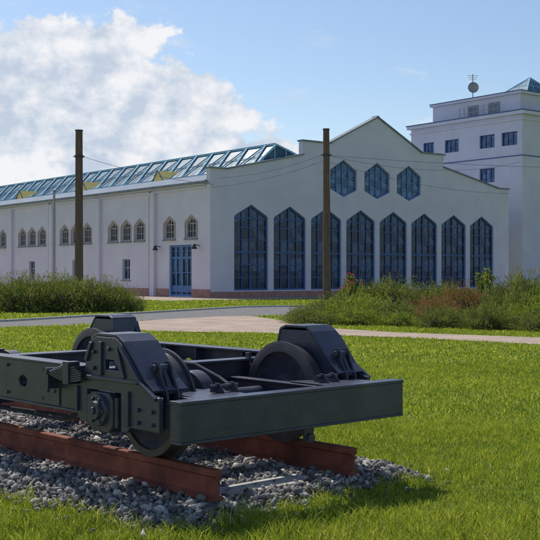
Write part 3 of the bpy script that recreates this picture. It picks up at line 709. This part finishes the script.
for (i, x, y, s, hz) in [(1, -12.6, 47.6, 1.2, 1.08), (0, -10.9, 46.8, 1.15, 1.1), (1, -9.2, 47, 1.2, 1.12), (0, -7.7, 47.4, 1.05, 1.0), (1, -6.7, 48, .75, .75), (0, -14.6, 46.4, 1.25, 1.05), (1, -10, 49.4, 1.2, 1.1), (1, -16.5, 45.6, 1.2, 1.0)]:
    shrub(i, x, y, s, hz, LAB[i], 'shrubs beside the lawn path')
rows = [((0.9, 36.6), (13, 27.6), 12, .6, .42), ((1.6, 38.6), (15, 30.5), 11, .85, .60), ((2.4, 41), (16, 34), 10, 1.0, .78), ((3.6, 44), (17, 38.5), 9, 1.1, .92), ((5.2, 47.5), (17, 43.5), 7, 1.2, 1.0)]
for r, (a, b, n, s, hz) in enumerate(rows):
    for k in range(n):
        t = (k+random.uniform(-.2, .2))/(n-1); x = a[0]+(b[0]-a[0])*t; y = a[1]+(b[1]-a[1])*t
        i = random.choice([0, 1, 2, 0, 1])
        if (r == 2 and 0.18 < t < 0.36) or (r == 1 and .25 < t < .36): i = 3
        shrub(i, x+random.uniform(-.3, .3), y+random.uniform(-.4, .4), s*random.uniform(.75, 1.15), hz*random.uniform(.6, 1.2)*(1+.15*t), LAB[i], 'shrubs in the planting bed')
def stems(x, y, n, h, spread, flowers, label, cat='plant'):
    e = empty('flowering_plant' if flowers else 'tall_plant', (x, y, 0)); tag(e, label, cat)
    m = MB(); tips = []; L_, Fa, tt = [], [], []
    for i in range(n):
        a = random.uniform(0, 6.28); hh = h*random.uniform(.7, 1); d = spread*random.uniform(.2, 1)
        pts = [(d*.3*math.cos(a)*k, d*.3*math.sin(a)*k, hh*k/3) for k in range(4)]; m.tube(pts, .009, 5); tips.append(pts[-1])
        for k in range(90):
            q = random.uniform(.25, 1); p = np.array(pts[-1])*np.array([q, q, q]); D = rng.normal(size=3); D[2] = abs(D[2])*.6; D /= np.linalg.norm(D)
            Sd_ = np.cross(D, rng.normal(size=3)); Sd_ /= np.linalg.norm(Sd_); l = random.uniform(.08, .17); b = len(L_)
            L_ += [p, p+D*l*.5+Sd_*.028, p+D*l, p+D*l*.5-Sd_*.028]; Fa += [(b, b+1, b+2), (b, b+2, b+3)]; tt += [random.uniform(.2, .9)]*4
    m.build('stem', M_shrub3, e)
    o = bpy.data.objects.new('foliage', tri_mesh('foliage', np.array(L_), np.array(Fa), [M_shrub2], tint=np.array(tt))); link(o, e)
    if flowers:
        m = MB()
        for tp in tips:
            for j in range(5):
                a = j*1.256; c = Vector(tp)+Vector((0, 0, .04)); m.add([c, c+Vector((.07*math.cos(a), .07*math.sin(a), .045)), c+Vector((.07*math.cos(a+1.1), .07*math.sin(a+1.1), .045)), c+Vector((.045*math.cos(a+.55), .045*math.sin(a+.55), .11))], [(0, 1, 3), (0, 3, 2)])
        m.build('blossom', M_petal, e)
stems(3.25, 42.5, 9, 1.65, .5, True, 'rose bush with pinkish red blossoms in the planting bed')
stems(2.9, 41.5, 6, 1.35, .5, True, 'rose bush with pinkish red blossoms in the planting bed')
stems(9.3, 44.5, 6, 2.2, .35, False, 'tall slender green plant rising above the shrubs')
stems(8.8, 44.0, 5, 1.8, .4, False, 'tall slender green plant rising above the shrubs')

# ------------------------------------------------------------ light, sky
AZ, EL = math.radians(-32), math.radians(50)
Sd = Vector((math.sin(AZ)*math.cos(EL), math.cos(AZ)*math.cos(EL), math.sin(EL)))
sun = bpy.data.lights.new('sun', 'SUN'); sun.energy = 4.6; sun.angle = math.radians(0.55); sun.color = (1.0, 0.94, 0.84)
so = bpy.data.objects.new('sun', sun); so.rotation_euler = Sd.to_track_quat('Z', 'Y').to_euler(); link(so)
wd = bpy.data.worlds.new('World'); scene.world = wd; wd.use_nodes = True
nt = wd.node_tree; N, L = nt.nodes, nt.links
for n_ in list(N): N.remove(n_)
outw = N.new('ShaderNodeOutputWorld')
skyt = N.new('ShaderNodeTexSky'); skyt.sky_type = 'NISHITA'; skyt.sun_disc = False; skyt.sun_elevation = EL; skyt.sun_rotation = AZ % (2*math.pi)
skyt.air_density = 1.0; skyt.dust_density = 0.6; skyt.ozone_density = 2.5
bg = N.new('ShaderNodeBackground'); bg.inputs['Strength'].default_value = 0.12; L.new(skyt.outputs['Color'], bg.inputs['Color'])
tc = N.new('ShaderNodeTexCoord'); sep = N.new('ShaderNodeSeparateXYZ'); L.new(tc.outputs['Generated'], sep.inputs['Vector'])
def math_(op, a, b=None, clamp=False):
    n_ = N.new('ShaderNodeMath'); n_.operation = op; n_.use_clamp = clamp
    for i, v in enumerate((a, b)):
        if v is None: continue
        if isinstance(v, (int, float)): n_.inputs[i].default_value = v
        else: L.new(v, n_.inputs[i])
    return n_.outputs[0]
def noise(scale, detail=10, rough=.55, offset=(0, 0, 0), sc=(1, 1, 1.3)):
    mp = N.new('ShaderNodeMapping'); mp.inputs['Location'].default_value = offset; mp.inputs['Scale'].default_value = sc
    L.new(tc.outputs['Generated'], mp.inputs['Vector'])
    nz = N.new('ShaderNodeTexNoise'); nz.inputs['Scale'].default_value = scale; nz.inputs['Detail'].default_value = detail; nz.inputs['Roughness'].default_value = rough
    L.new(mp.outputs['Vector'], nz.inputs['Vector']); return nz.outputs['Fac']
x_, z_ = sep.outputs['X'], sep.outputs['Z']
g = math_('ADD', math_('MULTIPLY', math_('SUBTRACT', x_, 0.0), .59), math_('MULTIPLY', math_('SUBTRACT', z_, .137), .81))
G = math_('MAXIMUM', g, math_('SUBTRACT', z_, .234))
n1 = noise(20, 8, .60); n2 = noise(20, 4, .55, offset=(.008, 0, -.015)); n3 = noise(7, 3, .5, (5, 2, 1))
mv = math_('SUBTRACT', math_('MULTIPLY', math_('SUBTRACT', n1, .44), 4.0), math_('MULTIPLY', G, 30.0))
mask = N.new('ShaderNodeMapRange'); mask.interpolation_type = 'SMOOTHSTEP'; mask.inputs['From Min'].default_value = 0.0; mask.inputs['From Max'].default_value = .38
L.new(mv, mask.inputs['Value'])
wn = noise(11, 6, .62, (3.3, 1, 2.2), (1, 1, 2.2)); wm = N.new('ShaderNodeMapRange'); wm.inputs['From Min'].default_value = .60; wm.inputs['From Max'].default_value = .76; wm.inputs['To Max'].default_value = .5
L.new(wn, wm.inputs['Value'])
M = math_('MAXIMUM', mask.outputs['Result'], wm.outputs['Result'])
sh = math_('ADD', math_('ADD', math_('MULTIPLY', math_('SUBTRACT', n1, n2), 2.4), math_('MULTIPLY', math_('SUBTRACT', n3, .5), 1.5)), .58, True)
ccr = N.new('ShaderNodeValToRGB'); e = ccr.color_ramp.elements; e[0].position = .2; e[0].color = (.56, .65, .78, 1); e[1].position = .82; e[1].color = (.93, .94, .97, 1)
L.new(sh, ccr.inputs['Fac'])
bg2 = N.new('ShaderNodeBackground'); bg2.inputs['Strength'].default_value = 0.97; L.new(ccr.outputs['Color'], bg2.inputs['Color'])
mix = N.new('ShaderNodeMixShader'); L.new(M, mix.inputs['Fac']); L.new(bg.outputs[0], mix.inputs[1]); L.new(bg2.outputs[0], mix.inputs[2])
L.new(mix.outputs[0], outw.inputs['Surface'])
try:
    wd.cycles.sampling_method = 'MANUAL'; wd.cycles.sample_map_resolution = 512
except Exception: pass

# ------------------------------------------------------------ camera
cam = bpy.data.cameras.new('camera'); cam.sensor_width = 36; cam.lens = 70; cam.clip_end = 3000
co = bpy.data.objects.new('camera', cam); co.location = (0, 0, 1.7); co.rotation_euler = (math.radians(90.218), 0, 0); link(co); scene.camera = co
scene.view_settings.view_transform = 'Standard'; scene.view_settings.look = 'None'; scene.view_settings.exposure = 0
